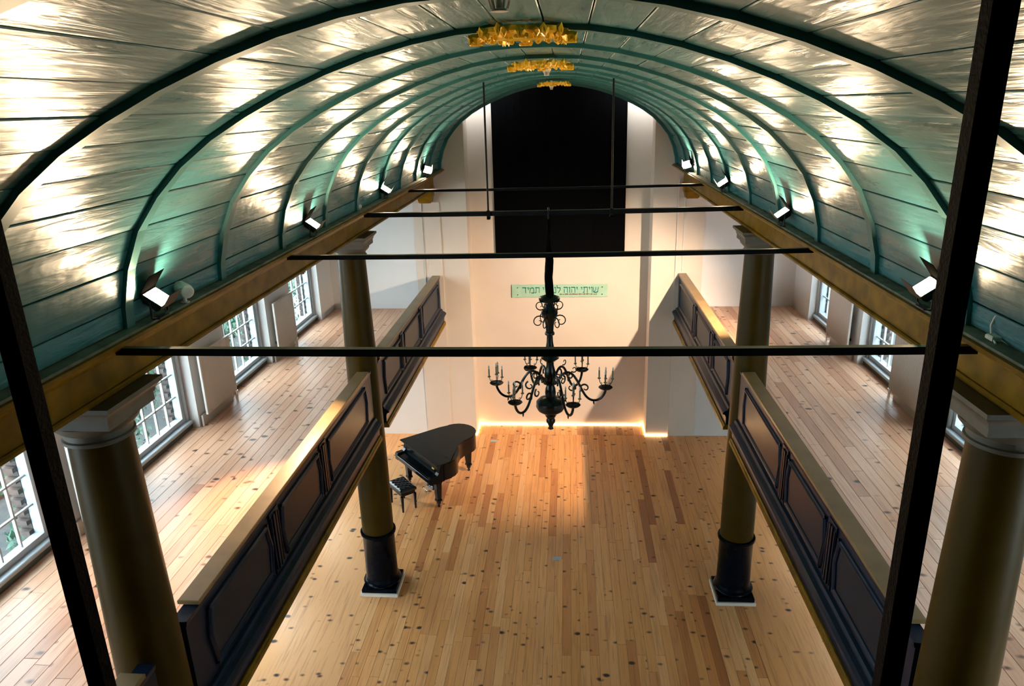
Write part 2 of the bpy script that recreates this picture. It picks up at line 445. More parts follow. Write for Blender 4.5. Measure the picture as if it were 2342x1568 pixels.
o = mb.obj('rear_boards', 'vault_paint', vault); o['kind'] = 'stuff'
OUT = []
for i, (x, z) in enumerate(PROF):
    n = (vnorm(max(0, i-1))[1] + vnorm(min(len(PROF)-2, i))[1]).normalized(); OUT.append((x, z, n))
mb = MB()
mb.loft([[(x+n.x*0.03, y, z+n.y*0.03) for x, z, n in OUT] + [(x+n.x*0.10, y, z+n.y*0.10) for x, z, n in reversed(OUT)] for y in (YB, YP)])
mb.obj('backing', 'seam_dark', vault)
def rib_mesh(wd, dp):
    mb = MB(); rings = []
    fine = []
    for i in range(len(OUT)-1):
        for t in (0.0, 0.5):
            x = OUT[i][0]*(1-t)+OUT[i+1][0]*t; z = OUT[i][1]*(1-t)+OUT[i+1][1]*t
            fine.append((x, z, (OUT[i][2]*(1-t)+OUT[i+1][2]*t).normalized()))
    fine.append(OUT[-1])
    for x, z, n in fine:
        rings.append([(x+n.x*0.006, -wd/2, z+n.y*0.006), (x-n.x*dp, -wd/2, z-n.y*dp), (x-n.x*dp, wd/2, z-n.y*dp), (x+n.x*0.006, wd/2, z+n.y*0.006)])
    return mb.loft(rings).mesh('rib', 'rib_paint')
rm = rib_mesh(0.085, 0.030)
for k in range(-3, 10): link('rib', rm, vault, (0, RIB0+DR*k, 0))
link('rib', rib_mesh(0.10, 0.06), vault, (0, YP-0.055, 0))

# ---------------------------------------------------------------- beams
def beam(s, label):
    e = empty('entablature_beam', (s*WC, YP, ZB)); ox, oy, oz = s*WC, YP, ZB
    def p(name, poly, mat): 
        m = MB(); m.xprof([(s*x-ox, z-oz) for x, z in poly], YB-oy, -0.024); return m.obj(name, mat, e)
    p('fascia', [(2.687, ZB), (3.04, ZB), (3.04, 6.20), (2.687, 6.20)], 'ochre_paint')
    p('lower_bead', [(2.664, ZB+0.002), (2.686, ZB+0.002), (2.686, ZB+0.034), (2.674, ZB+0.034), (2.664, ZB+0.022)], 'ochre_paint')
    p('cornice', [(2.672, 6.125), (2.686, 6.125), (2.686, 6.201), (2.686, 6.30), (2.43, 6.30), (2.43, 6.276), (2.452, 6.270), (2.476, 6.252),
                  (2.480, 6.240), (2.52, 6.236), (2.552, 6.214), (2.562, 6.200), (2.60, 6.196), (2.628, 6.172), (2.635, 6.155), (2.662, 6.150), (2.668, 6.138)], 'ochre_paint')
    p('ledge', [(2.455, 6.301), (2.60, 6.301), (2.60, 6.318), (2.455, 6.318)], 'ledge_dust')
    p('backing', [(2.688, 6.201), (3.16, 6.201), (3.16, 6.40), (2.688, 6.30)], 'seam_dark')
    return tag(e, label, 'beam')
beam(-1, 'ochre painted cornice beam along the left side of the vault, above the left columns')
beam(1, 'ochre painted cornice beam along the right side of the vault, above the right columns')
for s, sd in ((-1, 'left'), (1, 'right')):
    mb = MB(); cx = s*2.86
    mb.loft([[(cx-a, YP-0.024-0.26*k, z), (cx+a, YP-0.024-0.26*k, z), (cx+a, YP-0.024, z), (cx-a, YP-0.024, z)] for z, a, k in ((5.60, .11, .62), (5.62, .14, .72), (5.72, .16, .85), (5.75, .18, 1.0), (ZB-0.002, .18, 1.0))])
    tag(mb.obj('corbel', 'ochre_paint'), 'ochre corbel block on the far wall under the end of the %s beam' % sd, 'corbel')

# ---------------------------------------------------------------- columns
def column(x, y, label):
    e = empty('column', (x, y, 0)); s = 1 if x > 0 else -1
    MB().box(-0.308, 0.308, -0.308, 0.308, 0.0, 0.055, 0.006).obj('footing_slab', 'white_stone', e)
    b = MB(); b.box(-0.285, 0.285, -0.285, 0.285, 0.056, 0.13, 0.008)
    b.lathe([(0.27, 0.13), (0.30, 0.15), (0.31, 0.175), (0.30, 0.20), (0.275, 0.215), (0.268, 0.235), (0.262, 0.26)], seg=36)
    b.lathe([(0.262, 0.26), (0.256, 0.60), (0.256, 1.02), (0.266, 1.035), (0.283, 1.05), (0.288, 1.075), (0.283, 1.10), (0.262, 1.108)], seg=36)
    b.obj('base', 'black_marble', e, True)
    MB().lathe([(0.252, 1.109), (0.251, 2.2), (0.244, 3.2), (0.228, 4.2), (0.205, 5.2), (0.197, 5.58)], seg=40).obj('shaft', 'ochre_shaft', e, True)
    c = MB(); c.lathe([(0.205, 5.581), (0.222, 5.592), (0.222, 5.615), (0.208, 5.622), (0.208, 5.66), (0.23, 5.675), (0.262, 5.71), (0.268, 5.735)], seg=40)
    sq = lambda z, a: [(-a, -a, z), (a, -a, z), (a, a, z), (-a, a, z)]
    c.loft([sq(z, a) for z, a in ((5.736, .262), (5.80, .262), (5.802, .272), (5.825, .274), (5.845, .290), (5.865, .308), (5.868, .314), (ZB-0.001, .314))])
    c.obj('capital', 'stone_capital', e, True)
    return tag(e, label, 'column')
column(-WC, Y2, 'ochre column with black marble base standing beside the piano bench')
column(WC, Y2, 'ochre column with black marble base on the right of the open wooden floor')
column(-WC, Y1, 'dark foreground column behind the left black post')
column(WC, Y1, 'dark foreground column to the right of the right black post')

# ---------------------------------------------------------------- parapets
def parapet(s, y0, y1, pil, rail0, rail1, label, group=None):
    """pil: y positions of the pilaster strips between the panels"""
    e = empty('gallery_parapet', (s*2.70, (y0+y1)/2, ZG-0.4)); oy, oz = (y0+y1)/2, ZG-0.4
    X = lambda x: s*(x-2.70)
    fx = 2.685
    MB().box(X(fx), X(2.80), y0-oy, y1-oy, ZG-0.02-oz, ZR-0.045-oz).obj('body', 'navy_paint', e)
    MB().box(X(XR), X(XR+WR), rail0-oy, rail1-oy, ZR-0.040-oz, ZR-oz, 0.006).obj('handrail', 'rail_oak', e)
    m = MB(); m.xprof([(X(fx-0.001), ZR-0.041-oz), (X(XR+0.006), ZR-0.041-oz), (X(XR+0.008), ZR-0.06-oz), (X(fx-0.008), ZR-0.085-oz), (X(fx-0.001), ZR-0.09-oz)], y0-oy, y1-oy)
    m.obj('rail_molding', 'navy_paint', e)
    m = MB(); m.xprof([(X(fx-0.001), 3.175-oz), (X(2.655), 3.165-oz), (X(2.64), 3.14-oz), (X(2.638), 3.12-oz), (X(2.60), 3.105-oz), (X(2.572), 3.08-oz), (X(2.566), 3.055-oz),
                       (X(2.60), 3.045-oz), (X(2.615), 3.01-oz), (X(2.622), 2.88-oz), (X(2.76), 2.88-oz), (X(2.76), 3.16-oz), (X(fx-0.001), 3.162-oz)], y0-oy, y1-oy)
    m.obj('base_molding', 'navy_paint', e)
    m = MB(); m.xprof([(X(2.605), 2.879-oz), (X(2.60), 2.86-oz), (X(2.585), 2.845-oz), (X(2.585), 2.80-oz), (X(2.76), 2.80-oz), (X(2.76), 2.879-oz)], y0-oy, y1-oy)
    m.obj('lower_trim', 'ochre_paint', e)
    zb0, zt0 = 3.185, 3.862
    for y in sorted(pil)[1:-1]:
        m = MB()
        m.box(X(fx-0.016), X(fx-0.001), y-0.105-oy, y+0.105-oy, zb0-oz, zt0-oz, 0.004)
        m.box(X(fx-0.032), X(fx-0.017), y-0.045-oy, y-0.012-oy, zb0+0.03-oz, zt0-0.03-oz, 0.005)
        m.box(X(fx-0.032), X(fx-0.017), y+0.012-oy, y+0.045-oy, zb0+0.03-oz, zt0-0.03-oz, 0.005)
        m.box(X(fx-0.026), X(fx-0.017), y-0.092-oy, y-0.078-oy, zb0+0.05-oz, zt0-0.05-oz, 0.003)
        m.box(X(fx-0.026), X(fx-0.017), y+0.078-oy, y+0.092-oy, zb0+0.05-oz, zt0-0.05-oz, 0.003)
        m.obj('pilaster_strip', 'navy_paint', e)
    ends = sorted(pil)
    for a, b in zip(ends[:-1], ends[1:]):
        a2, b2 = a+0.20, b-0.20; za, zc = zb0+0.085, zt0-0.085; zm = (za+zc)/2+0.03; k = 0.05
        hexa = [(a2, za), (a2-k, zm), (a2, zc), (b2, zc), (b2+k, zm), (b2, za)]
        m = MB(); xo = X(fx-0.001)
        m.sweep([(xo, y-oy, z-oz) for y, z in hexa], [(-0.032, 0), (-0.026, 0.018), (-0.012, 0.030), (0.006, 0.034), (0.016, 0.022), (0.026, 0.014), (0.032, 0)], up=(-s, 0, 0))
        pn = m.obj('panel_molding', 'navy_paint', e)
        h2 = [(a2+0.035, za+0.035), (a2-k+0.04, zm), (a2+0.035, zc-0.035), (b2-0.035, zc-0.035), (b2+k-0.04, zm), (b2-0.035, za+0.035)]
        m = MB(); m.loft([[(X(fx-0.002), y-oy, z-oz) for y, z in h2], [(X(fx-0.010), y-oy, z-oz) for y, z in h2]])
        m.obj('panel', 'navy_field', e)
        for y, z in ((a2-0.01, za-0.02), (b2+0.01, za-0.02), (a2-0.01, zc+0.02), (b2+0.01, zc+0.02)):
            MB().tube([(X(fx-0.012), y-oy, z-oz), (X(fx-0.030), y-oy, z-oz)], 0.018, 8).obj('corner_rosette', 'navy_paint', e)
    return tag(e, label, 'parapet', group)
parapet(-1, Y1+0.22, Y2-0.22, [4.50, 6.06, 7.57, 9.62], 4.56, 9.68, 'dark navy panelled parapet of the left gallery nearer part, brightly lit handrail')
parapet(-1, Y2+0.22, YP-0.025, [10.40, 11.86, 13.56, 15.74], 10.34, YP-0.026, 'dark navy panelled parapet of the left gallery, far part ending behind the piano')
parapet(1, Y1+0.22, Y2-0.22, [4.50, 6.00, 7.53, 9.62], 4.56, 9.68, 'dark navy panelled parapet of the right gallery nearer part, dull brown handrail')
parapet(1, Y2+0.22, YP-0.025, [10.40, 11.83, 13.58, 15.74], 10.34, YP-0.026, 'dark navy panelled parapet of the right gallery, far part with orange lit handrail')
parapet(-1, -0.4, Y1-0.22, [0.4, 1.9, 3.62], -0.3, 3.80, 'stub of gallery parapet with grey handrail at the foot of the left black post')
parapet(1, -0.4, Y1-0.22, [0.4, 1.9, 3.62], -0.3, 3.80, 'gallery parapet running out of frame below the right foreground column')

# ---------------------------------------------------------------- tie bars, rods and near posts
bar_lab = ['nearest and widest of the black iron tie bars, crossing in front of the chandelier', 'black iron tie bar just below the foot of the black wall hanging',
           'thick black iron tie bar that carries the chandelier and the two upright rods', 'thinnest and farthest black iron tie bar, next to the far wall']
for j, (y, h) in enumerate(((4.01, 0.046), (6.856, 0.044), (9.70, 0.060), (12.55, 0.042))):
    mb = MB(); n = 12; rings = []
    for i in range(n+1):
        x = -2.52+5.04*i/n; zc = 6.225-0.012*(1-(2*i/n-1)**2)+(0.004 if j else 0)*(2*i/n-1)
        rings.append([(x, y-h/2, zc-h/2), (x, y+h/2, zc-h/2), (x, y+h/2, zc+h/2), (x, y-h/2, zc+h/2)])
    mb.loft(rings)
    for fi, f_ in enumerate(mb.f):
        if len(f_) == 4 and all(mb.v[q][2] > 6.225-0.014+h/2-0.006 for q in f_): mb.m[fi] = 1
    o = mb.obj('tie_bar', ['bar_top', 'bar_dust_sheen'])
    tag(o, bar_lab[j], 'tie bar', 'iron tie bars across the nave')
for x, lab in ((-0.82, 'left thin upright black rod from the vault to the tie bar'), (0.815, 'right thin upright black rod from the vault to the tie bar')):
    e = empty('suspension_rod', (x, 9.70, 6.2))
    MB().tube([(0, -0.043, -0.045), (0, -0.043, 1.72)], 0.0125, 8).obj('rod', 'iron_black', e, True)
    MB().box(-0.022, 0.022, -0.06, 0.04, -0.055, -0.030, 0.003).box(-0.022, 0.022, -0.06, -0.0315, -0.06, 0.06, 0.003).obj('clamp', 'iron_black', e)
    tag(e, lab, 'rod', 'upright rods at the chandelier tie bar')
for x, lab in ((-1.021, 'black iron post in the left foreground, rough speckled side at the top'), (1.021, 'black iron post in the right foreground, in front of the nearest right floodlight')):
    e = empty('iron_post', (x, 1.485, 0))
    MB().box(-0.024, 0.024, -0.020, 0.020, 0.012, 7.83, 0.002).obj('post', 'iron_rust', e)
    MB().box(-0.08, 0.08, -0.08, 0.08, 0.0, 0.012).obj('foot_plate', 'iron_black', e)
    tag(e, lab, 'post', 'foreground iron posts')

# ---------------------------------------------------------------- floodlights on the ledge
def flood(s, y, label, ny=-0.06):
    x, z = s*2.458, 6.318
    e = empty('floodlight', (x, y, z))
    nrm = Vector((-s*0.60, ny, 0.80)).normalized()      # face turned up and in over the nave
    ex = Vector((-s*0.93, 0.0, 0.0)); ex = (ex-nrm*ex.dot(nrm)).normalized(); ey = nrm.cross(ex)
    rx = Matrix((ex, ey, nrm)).transposed().to_4x4()
    def place(mb, off=(0, 0, 0.125)):
        mb.v = [tuple(rx @ Vector(p) + Vector(off)) for p in mb.v]; return mb
    hw, hl = 0.082, 0.072
    b = MB(); b.loft([[(-hl*k, -hw*k, zz), (hl*k, -hw*k, zz), (hl*k, hw*k, zz), (-hl*k, hw*k, zz)] for zz, k in ((-0.055, .55), (-0.05, .7), (-0.01, 1.0), (0.012, 1.0))])
    place(b).obj('housing', 'lamp_black', e)
    fm = MB(); fm.box(-hl+0.008, hl-0.008, -hw+0.008, hw-0.008, 0.0125, 0.0145); place(fm).obj('lens', 'flood_face', e)
    fr = MB()
    for a in (-1, 1):
        fr.box(-hl, hl, a*hw-0.005, a*hw+0.005, 0.0125, 0.018).box(a*hl-0.005, a*hl+0.005, -hw, hw, 0.0125, 0.018)
    place(fr).obj('rim', 'lamp_black', e)
    vz = MB(); vz.box(hl+0.0055, hl+0.008, -hw, hw, 0.0, 0.115); place(vz).obj('added_visor', 'lamp_black', e)  # inner visor, added to keep light off the opposite lower vault
    vz = MB(); vz.box(-hl-0.008, -hl-0.0055, -hw-0.01, hw+0.01, 0.0, 0.165); place(vz).obj('barn_door', 'door_black', e)
    br = MB()
    for a in (-1, 1): br.tube([(0, a*0.096, 0.125), (0, a*0.096, 0.02), (0, a*0.05, 0.006)], 0.007, 6)
    br.box(-0.03, 0.03, -0.06, 0.06, 0.0, 0.008)
    br.obj('bracket', 'lamp_black', e)
    MB().tube([(s*0.03, 0.03, 0.10), (s*0.05, 0.08, 0.06), (s*0.04, 0.13, 0.012), (s*0.03, 0.20, 0.008)], 0.004, 6).obj('cable', 'lamp_black', e)
    return tag(e, label, 'floodlight', 'floodlights along the cornices')
ordn = ['just beyond the widest tie bar', 'between the second tie bar and the chandelier tie bar', 'just beyond the chandelier tie bar', 'past the thinnest tie bar, next to the far wall']
for s, side, ys in ((-1, 'left', (4.43, 7.49, 10.72, 14.04)), (1, 'right', (4.53, 7.72, 10.73, 13.95))):
    for k, y in enumerate(ys):
        flood(s, y, 'glowing floodlight on the %s cornice %s' % (side, ordn[k]), (-0.06, -0.06, -0.20, -0.95)[k])

# gallery spotlights (warm light over the handrails)
def spot(name, loc, target, power, angle, blend, size, col, label, ceil):
    e = empty('spotlight', loc); d = (Vector(target)-Vector(loc)).normalized()
    q = Vector((0, 0, -1)).rotation_difference(d).to_matrix().to_4x4()
    m = MB(); m.lathe([(0.045, 0.14), (0.05, 0.13), (0.055, 0.02), (0.062, 0.0), (0.05, 0.0), (0.045, 0.02)], seg=20); m.v = [tuple(q @ Vector(p)) for p in m.v]
    m.obj('housing', 'lamp_black', e, True)
    m = MB(); m.lathe([(0.046, 0.012), (0.046, 0.015)], seg=20); m.v = [tuple(q @ Vector(p)) for p in m.v]; m.obj('lens', 'spot_face', e)
    for a in range(4):
        m = MB(); m.box(-0.045, 0.045, 0.064, 0.067, -0.06, 0.0)
        rm_ = Matrix.Rotation(a*PI/2, 4, 'Z'); m.v = [tuple(q @ (rm_ @ Vector(p))) for p in m.v]; m.obj('barn_door', 'lamp_black', e)
    up = q @ Vector((0, 0, 0.08))
    MB().tube([up, (up.x, up.y, ceil-loc[2])], 0.010, 8).obj('stem', 'lamp_black', e)
    tag(e, label, 'spotlight')
    ld = bpy.data.lights.new(name, 'SPOT'); ld.energy = power; ld.color = col; ld.spot_size = math.radians(angle); ld.spot_blend = blend; ld.shadow_soft_size = size
    lo = bpy.data.objects.new(name, ld); C.objects.link(lo); lo.parent = e
    lo.location = d*0.02; lo.rotation_euler = d.to_track_quat('-Z', 'Y').to_euler()
WARM = (1.0, 0.75, 0.53)
spot('spot_lamp', (-3.30, 9.15, 5.62), (-3.05, 6.9, 3.3), 1350, 62, 0.8, 0.04, (1.0, 0.64, 0.34), 'black spotlight with barn doors hanging behind the left beam', 6.10)
spot('spot_lamp', (3.64, 10.9, 5.78), (-0.1, 16.2, 1.4), 3300, 78, 0.9, 0.03, WARM, 'spotlight in the right gallery aimed over the orange handrail', 6.10)

# led strips at the foot of the far wall
def led(x0, x1, y0, y1, lab):
    tag(MB().box(x0, x1, y0, y1, 0.002, 0.020).obj('led_strip', 'led_warm'), lab, 'light strip', 'warm light strips at the foot of the far wall')
led(-2.58, AL, YP-0.016, YP-0.001, 'glowing light strip along the foot of the wall behind the piano')
led(AR, 2.58, YP-0.016, YP-0.001, 'glowing light strip along the foot of the wall right of the alcove')
led(AL+0.018, AR-0.018, YA-0.016, YA-0.001, 'long glowing light strip along the foot of the alcove back wall')
led(AL+0.001, AL+0.016, YP, YA-0.017, 'short glowing light strip on the left return of the alcove')
led(AR-0.016, AR-0.001, YP, YA-0.017, 'short glowing light strip on the right return of the alcove')

# ---------------------------------------------------------------- black hanging and glass sign
mb = MB()
n = 24; rings = []
for z in (4.30, 5.4, 6.6, 8.05):
    ring = []
    for i in range(n+1):
        t = i/n; ring.append((-1.43+2.95*t, YA-0.05-0.012*math.sin(t*40)*(1 if z < 7 else .4), z))
    for i in range(n, -1, -1):
        t = i/n; ring.append((-1.43+2.95*t, YA-0.015, z))
    rings.append(ring)
o = mb.loft(rings).obj('wall_hanging', 'black_cloth')
tag(o, 'tall black cloth hanging high on the alcove wall up to the vault', 'wall hanging')

sg = empty('glass_sign', (0.036, YA-0.03, 3.43))
m = MB(); nn = 20
top = [(-1.115+2.23*i/nn, 0.152+0.004*math.sin(i*1.9)) for i in range(nn+1)]
bot = [(-1.115+2.23*i/nn, -0.150+0.004*math.sin(i*2.3)) for i in range(nn, -1, -1)]
m.loft([[(x, -0.006, z) for x, z in top+bot], [(x, 0.006, z) for x, z in top+bot]]); m.obj('glass_plate', 'sign_glass', sg)
# Hebrew square letters as strokes on a unit-high grid: width, list of polylines (x from the letter's right edge leftwards)
GL = {'ש': (.95, [[(0, 1), (.12, .12), (.55, 0), (.92, .12), (.95, 1)], [(.48, 1), (.5, .5), (.85, .1)]]), 'ו': (.25, [[(.2, .95), (0, 1), (.02, 0)]]), 'י': (.25, [[(.2, .95), (0, 1), (.02, .58)]]),
      'ת': (.8, [[(.75, 1), (0, 1), (0, 0)], [(.6, 1), (.62, .1), (.8, 0)]]), 'ה': (.75, [[(.72, 1), (0, 1), (0, 0)], [(.62, .66), (.62, 0)]]), 'ל': (.65, [[(.6, 1.4), (.6, .95), (0, .95), (.05, .5), (.4, 0)]]),
      'נ': (.45, [[(.3, 1), (0, 1), (0, 0), (.45, 0)]]), 'ג': (.45, [[(.3, 1), (.05, 1), (.05, 0)], [(.05, .35), (.42, 0)]]), 'ד': (.75, [[(.72, 1), (0, 1)], [(.1, 1), (.1, 0)]]), 'מ': (.85, [[(.82, 1), (.7, .75), (.45, 1), (.1, .9), (0, 0), (.5, 0)], [(.7, .75), (.82, 0)]])}
text = 'שויתי יהוה לנגדי תמיד'; hgt = 0.125
tot = sum((GL[c][0]+.22) if c != ' ' else .42 for c in text); sc_ = 1.80/tot; x = 0.90
for c in text:
    if c == ' ': x -= .42*sc_; continue
    wd_, lines = GL[c]; m = MB()
    for ln_ in lines:
        for (xa_, za_), (xb_, zb_) in zip(ln_[:-1], ln_[1:]):
            p = Vector((x-xa_*sc_, za_*hgt-0.045)); q = Vector((x-xb_*sc_, zb_*hgt-0.045)); d = (q-p).normalized(); n = Vector((-d.y, d.x))
            t = 0.0115 if abs(d.x) > abs(d.y) else 0.007; p -= d*0.004; q += d*0.004
            cs = [p+n*t, q+n*t, q-n*t, p-n*t]
            m.loft([[(v.x, -0.0105, v.y) for v in cs], [(v.x, -0.0065, v.y) for v in cs]])
    m.obj('letter', 'sign_green', sg); x -= (wd_+.22)*sc_
mb = MB(); x = 0.0; rr = random.Random(3)
while x < 0.86:
    wd_ = rr.uniform(0.012, 0.026); mb.box(x, x+wd_, -0.009, -0.0065, -0.098, -0.098+rr.uniform(0.022, 0.036)); x += wd_+rr.choice((0.008, 0.008, 0.02))
mb.obj('small_line', 'sign_brown', sg)['kind'] = 'stuff'
for x in (-0.98, 0.99):
    for z in (0.085, -0.085):
        MB().tube([(x, -0.022, z), (x, 0.028, z)], 0.013, 10).obj('stud', 'chrome', sg)
tag(sg, 'pale green glass plate with Hebrew lettering on the alcove wall', 'sign')

# ---------------------------------------------------------------- chandelier
def chandelier():
    cx, cy = -0.02, 9.70
    e = empty('chandelier', (cx, cy, 3.04)); z0 = 3.04
    k = 0.00176
    prof = [(5, 3.04), (24, 3.06), (16, 3.097), (26, 3.13), (37, 3.166), (38, 3.20), (30, 3.225), (42, 3.26), (48, 3.284), (40, 3.305), (72, 3.323), (104, 3.36), (121, 3.42), (117, 3.49),
            (92, 3.535), (42, 3.57), (46, 3.631), (40, 3.70), (30, 3.745), (58, 3.774), (58, 3.79), (36, 3.80), (45, 3.85), (49, 3.915), (40, 3.98), (30, 4.05), (30, 4.10), (60, 4.14), (74, 4.16), (60, 4.18),
            (36, 4.22), (33, 4.324), (26, 4.40), (24, 4.49), (38, 4.51), (40, 4.528), (36, 4.545), (30, 4.56), (33, 4.64), (40, 4.70), (50, 4.76), (64, 4.80), (67, 4.838), (50, 4.875), (38, 4.93), (30, 4.98), (80, 5.00), (85, 5.03), (78, 5.05), (42, 5.075)]
    MB().lathe([(r*k, z-z0) for r, z in prof], seg=28).obj('body', 'brass_dark', e, True)
    # cloth-wrapped suspension, lightly twisted
    rings = []
    for i in range(26):
        t = i/25; z = 5.08+t*1.10; r = (0.055 if t < 0.45 else 0.055-0.03*min(1, (t-0.45)/0.25)); tw = t*7
        rings.append([(r*(1+0.16*math.cos(3*a+tw*2))*math.cos(a), r*(1+0.16*math.cos(3*a+tw*2))*math.sin(a), z-z0) for a in [2*PI*j/16 for j in range(16)]])
    MB().loft(rings).obj('suspension_sleeve', 'black_cloth', e, True)
    MB().tube([(0, 0, 6.12-z0), (0, -0.05, 6.16-z0), (0, -0.055, 6.24-z0), (0, 0, 6.275-z0), (0, 0.045, 6.24-z0)], 0.012, 8).obj('hook', 'iron_black', e, True)
    def spiral(c, r0, r1, a0, a1, ax, n=16):
        pts = []
        for i in range(n+1):
            t = i/n; a = a0+(a1-a0)*t; r = r0+(r1-r0)*t
            pts.append(Vector((ax.x*(c[0]+r*math.cos(a)), ax.y*(c[0]+r*math.cos(a)), c[1]+r*math.sin(a))))
        return pts
    for q in range(6):
        a = math.radians(8+60*q); ax = Vector((math.cos(a), math.sin(a), 0))
        m = MB()
        m.tube(spiral((0.13, 1.92-0.02), 0.075, 0.018, -2.2, 4.6, ax), [0.009-0.004*i/16 for i in range(17)], 6)
        m.tube(spiral((0.155, 1.66), 0.095, 0.02, 2.6, -4.4, ax), [0.010-0.004*i/16 for i in range(17)], 6)
        m.obj('scroll', 'brass_dark', e, True)
    def P(ax, r, z): return Vector((ax.x*r, ax.y*r, z-z0))
    candle = MB(); candle.lathe([(0.0, 0), (0.020, 0.0), (0.024, 0.012), (0.013, 0.016), (0.0105, 0.02), (0.0105, 0.125), (0.004, 0.128)], seg=10)
    candle.cur = 1; candle.lathe([(0.005, 0.129), (0.011, 0.142), (0.010, 0.16), (0.003, 0.185)], seg=8)
    cme = candle.mesh('candle', ['candle_wax', 'plastic_grey'], True)
    for q in range(6):
        a = math.radians(-6+60*q); ax = Vector((math.cos(a), math.sin(a), 0)); tn = Vector((-ax.y, ax.x, 0))
        # main S arm
        ctrl = [(0.10, 3.80), (0.16, 3.90), (0.24, 3.95), (0.32, 3.92), (0.39, 3.82), (0.45, 3.70), (0.51, 3.60), (0.58, 3.545), (0.66, 3.54), (0.73, 3.58), (0.775, 3.65), (0.79, 3.70)]
        pts = []
        for i in range(len(ctrl)-1):
            p0 = ctrl[max(i-1, 0)]; p1 = ctrl[i]; p2 = ctrl[i+1]; p3 = ctrl[min(i+2, len(ctrl)-1)]
            for t in (0, .33, .66):
                f = lambda k_: 0.5*((2*p1[k_])+(-p0[k_]+p2[k_])*t+(2*p0[k_]-5*p1[k_]+4*p2[k_]-p3[k_])*t*t+(-p0[k_]+3*p1[k_]-3*p2[k_]+p3[k_])*t**3)
                pts.append(P(ax, f(0), f(1)))
        pts.append(P(ax, *ctrl[-1]))
        arm = MB().tube(pts, 0.0185, 8)
        sh = lambda pl, dz: [Vector((v_.x, v_.y, v_.z+dz-z0)) for v_ in pl]
        arm.tube(sh(spiral((0.20, 3.87), 0.075, 0.02, -0.6, 5.0, ax), 0), [0.0145-0.007*i/16 for i in range(17)], 6)
        arm.tube(sh(spiral((0.50, 3.72), 0.075, 0.018, 3.9, -2.6, ax), 0), [0.0155-0.007*i/16 for i in range(17)], 6)
        arm.tube(sh(spiral((0.30, 3.72), 0.07, 0.02, 1.2, -4.4, ax), 0), [0.0145-0.007*i/16 for i in range(17)], 6)
        arm.tube(sh(spiral((0.34, 4.00), 0.05, 0.016, -2.4, 3.0, ax), 0), [0.010-0.004*i/16 for i in range(17)], 6)
        arm.tube([P(ax, 0.62, 3.53), P(ax, 0.625, 3.50), P(ax, 0.63, 3.47)], [0.008, 0.014, 0.004], 6)
        ao = arm.obj('arm', 'brass_dark', e, True)
        pc = P(ax, 0.79, 3.70)
        MB().lathe([(0.012, 0.0), (0.03, 0.012), (0.085, 0.030), (0.102, 0.046), (0.098, 0.050), (0.03, 0.040), (0.012, 0.042)], (pc.x, pc.y, pc.z), 20).obj('drip_pan', 'brass_dark', ao, True)
        br = MB()
        link('candle', cme, ao, pc+Vector((0, 0, 0.17)))
        br.tube([pc+Vector((0, 0, 0.03)), pc+Vector((0, 0, 0.17))], 0.006, 6)
        for j in range(3):
            b = a+PI/6+j*2*PI/3; d = Vector((math.cos(b), math.sin(b), 0))
            br.tube([pc+d*0.01+Vector((0, 0, 0.04)), pc+d*0.06+Vector((0, 0, 0.06)), pc+d*0.095+Vector((0, 0, 0.10)), pc+d*0.11+Vector((0, 0, 0.15))], 0.005, 6)
            br.tube([pc+d*0.07+Vector((0, 0, 0.068)), pc+d*0.055+Vector((0, 0, 0.095)), pc+d*0.075+Vector((0, 0, 0.105)), pc+d*0.078+Vector((0, 0, 0.088))], 0.004, 5)
            link('candle', cme, ao, pc+d*0.11+Vector((0, 0, 0.15)))
        br.obj('candle_branch', 'brass_dark', ao, True)
    tag(e, 'large dark brass chandelier with curled arms and unlit candles', 'chandelier')
chandelier()

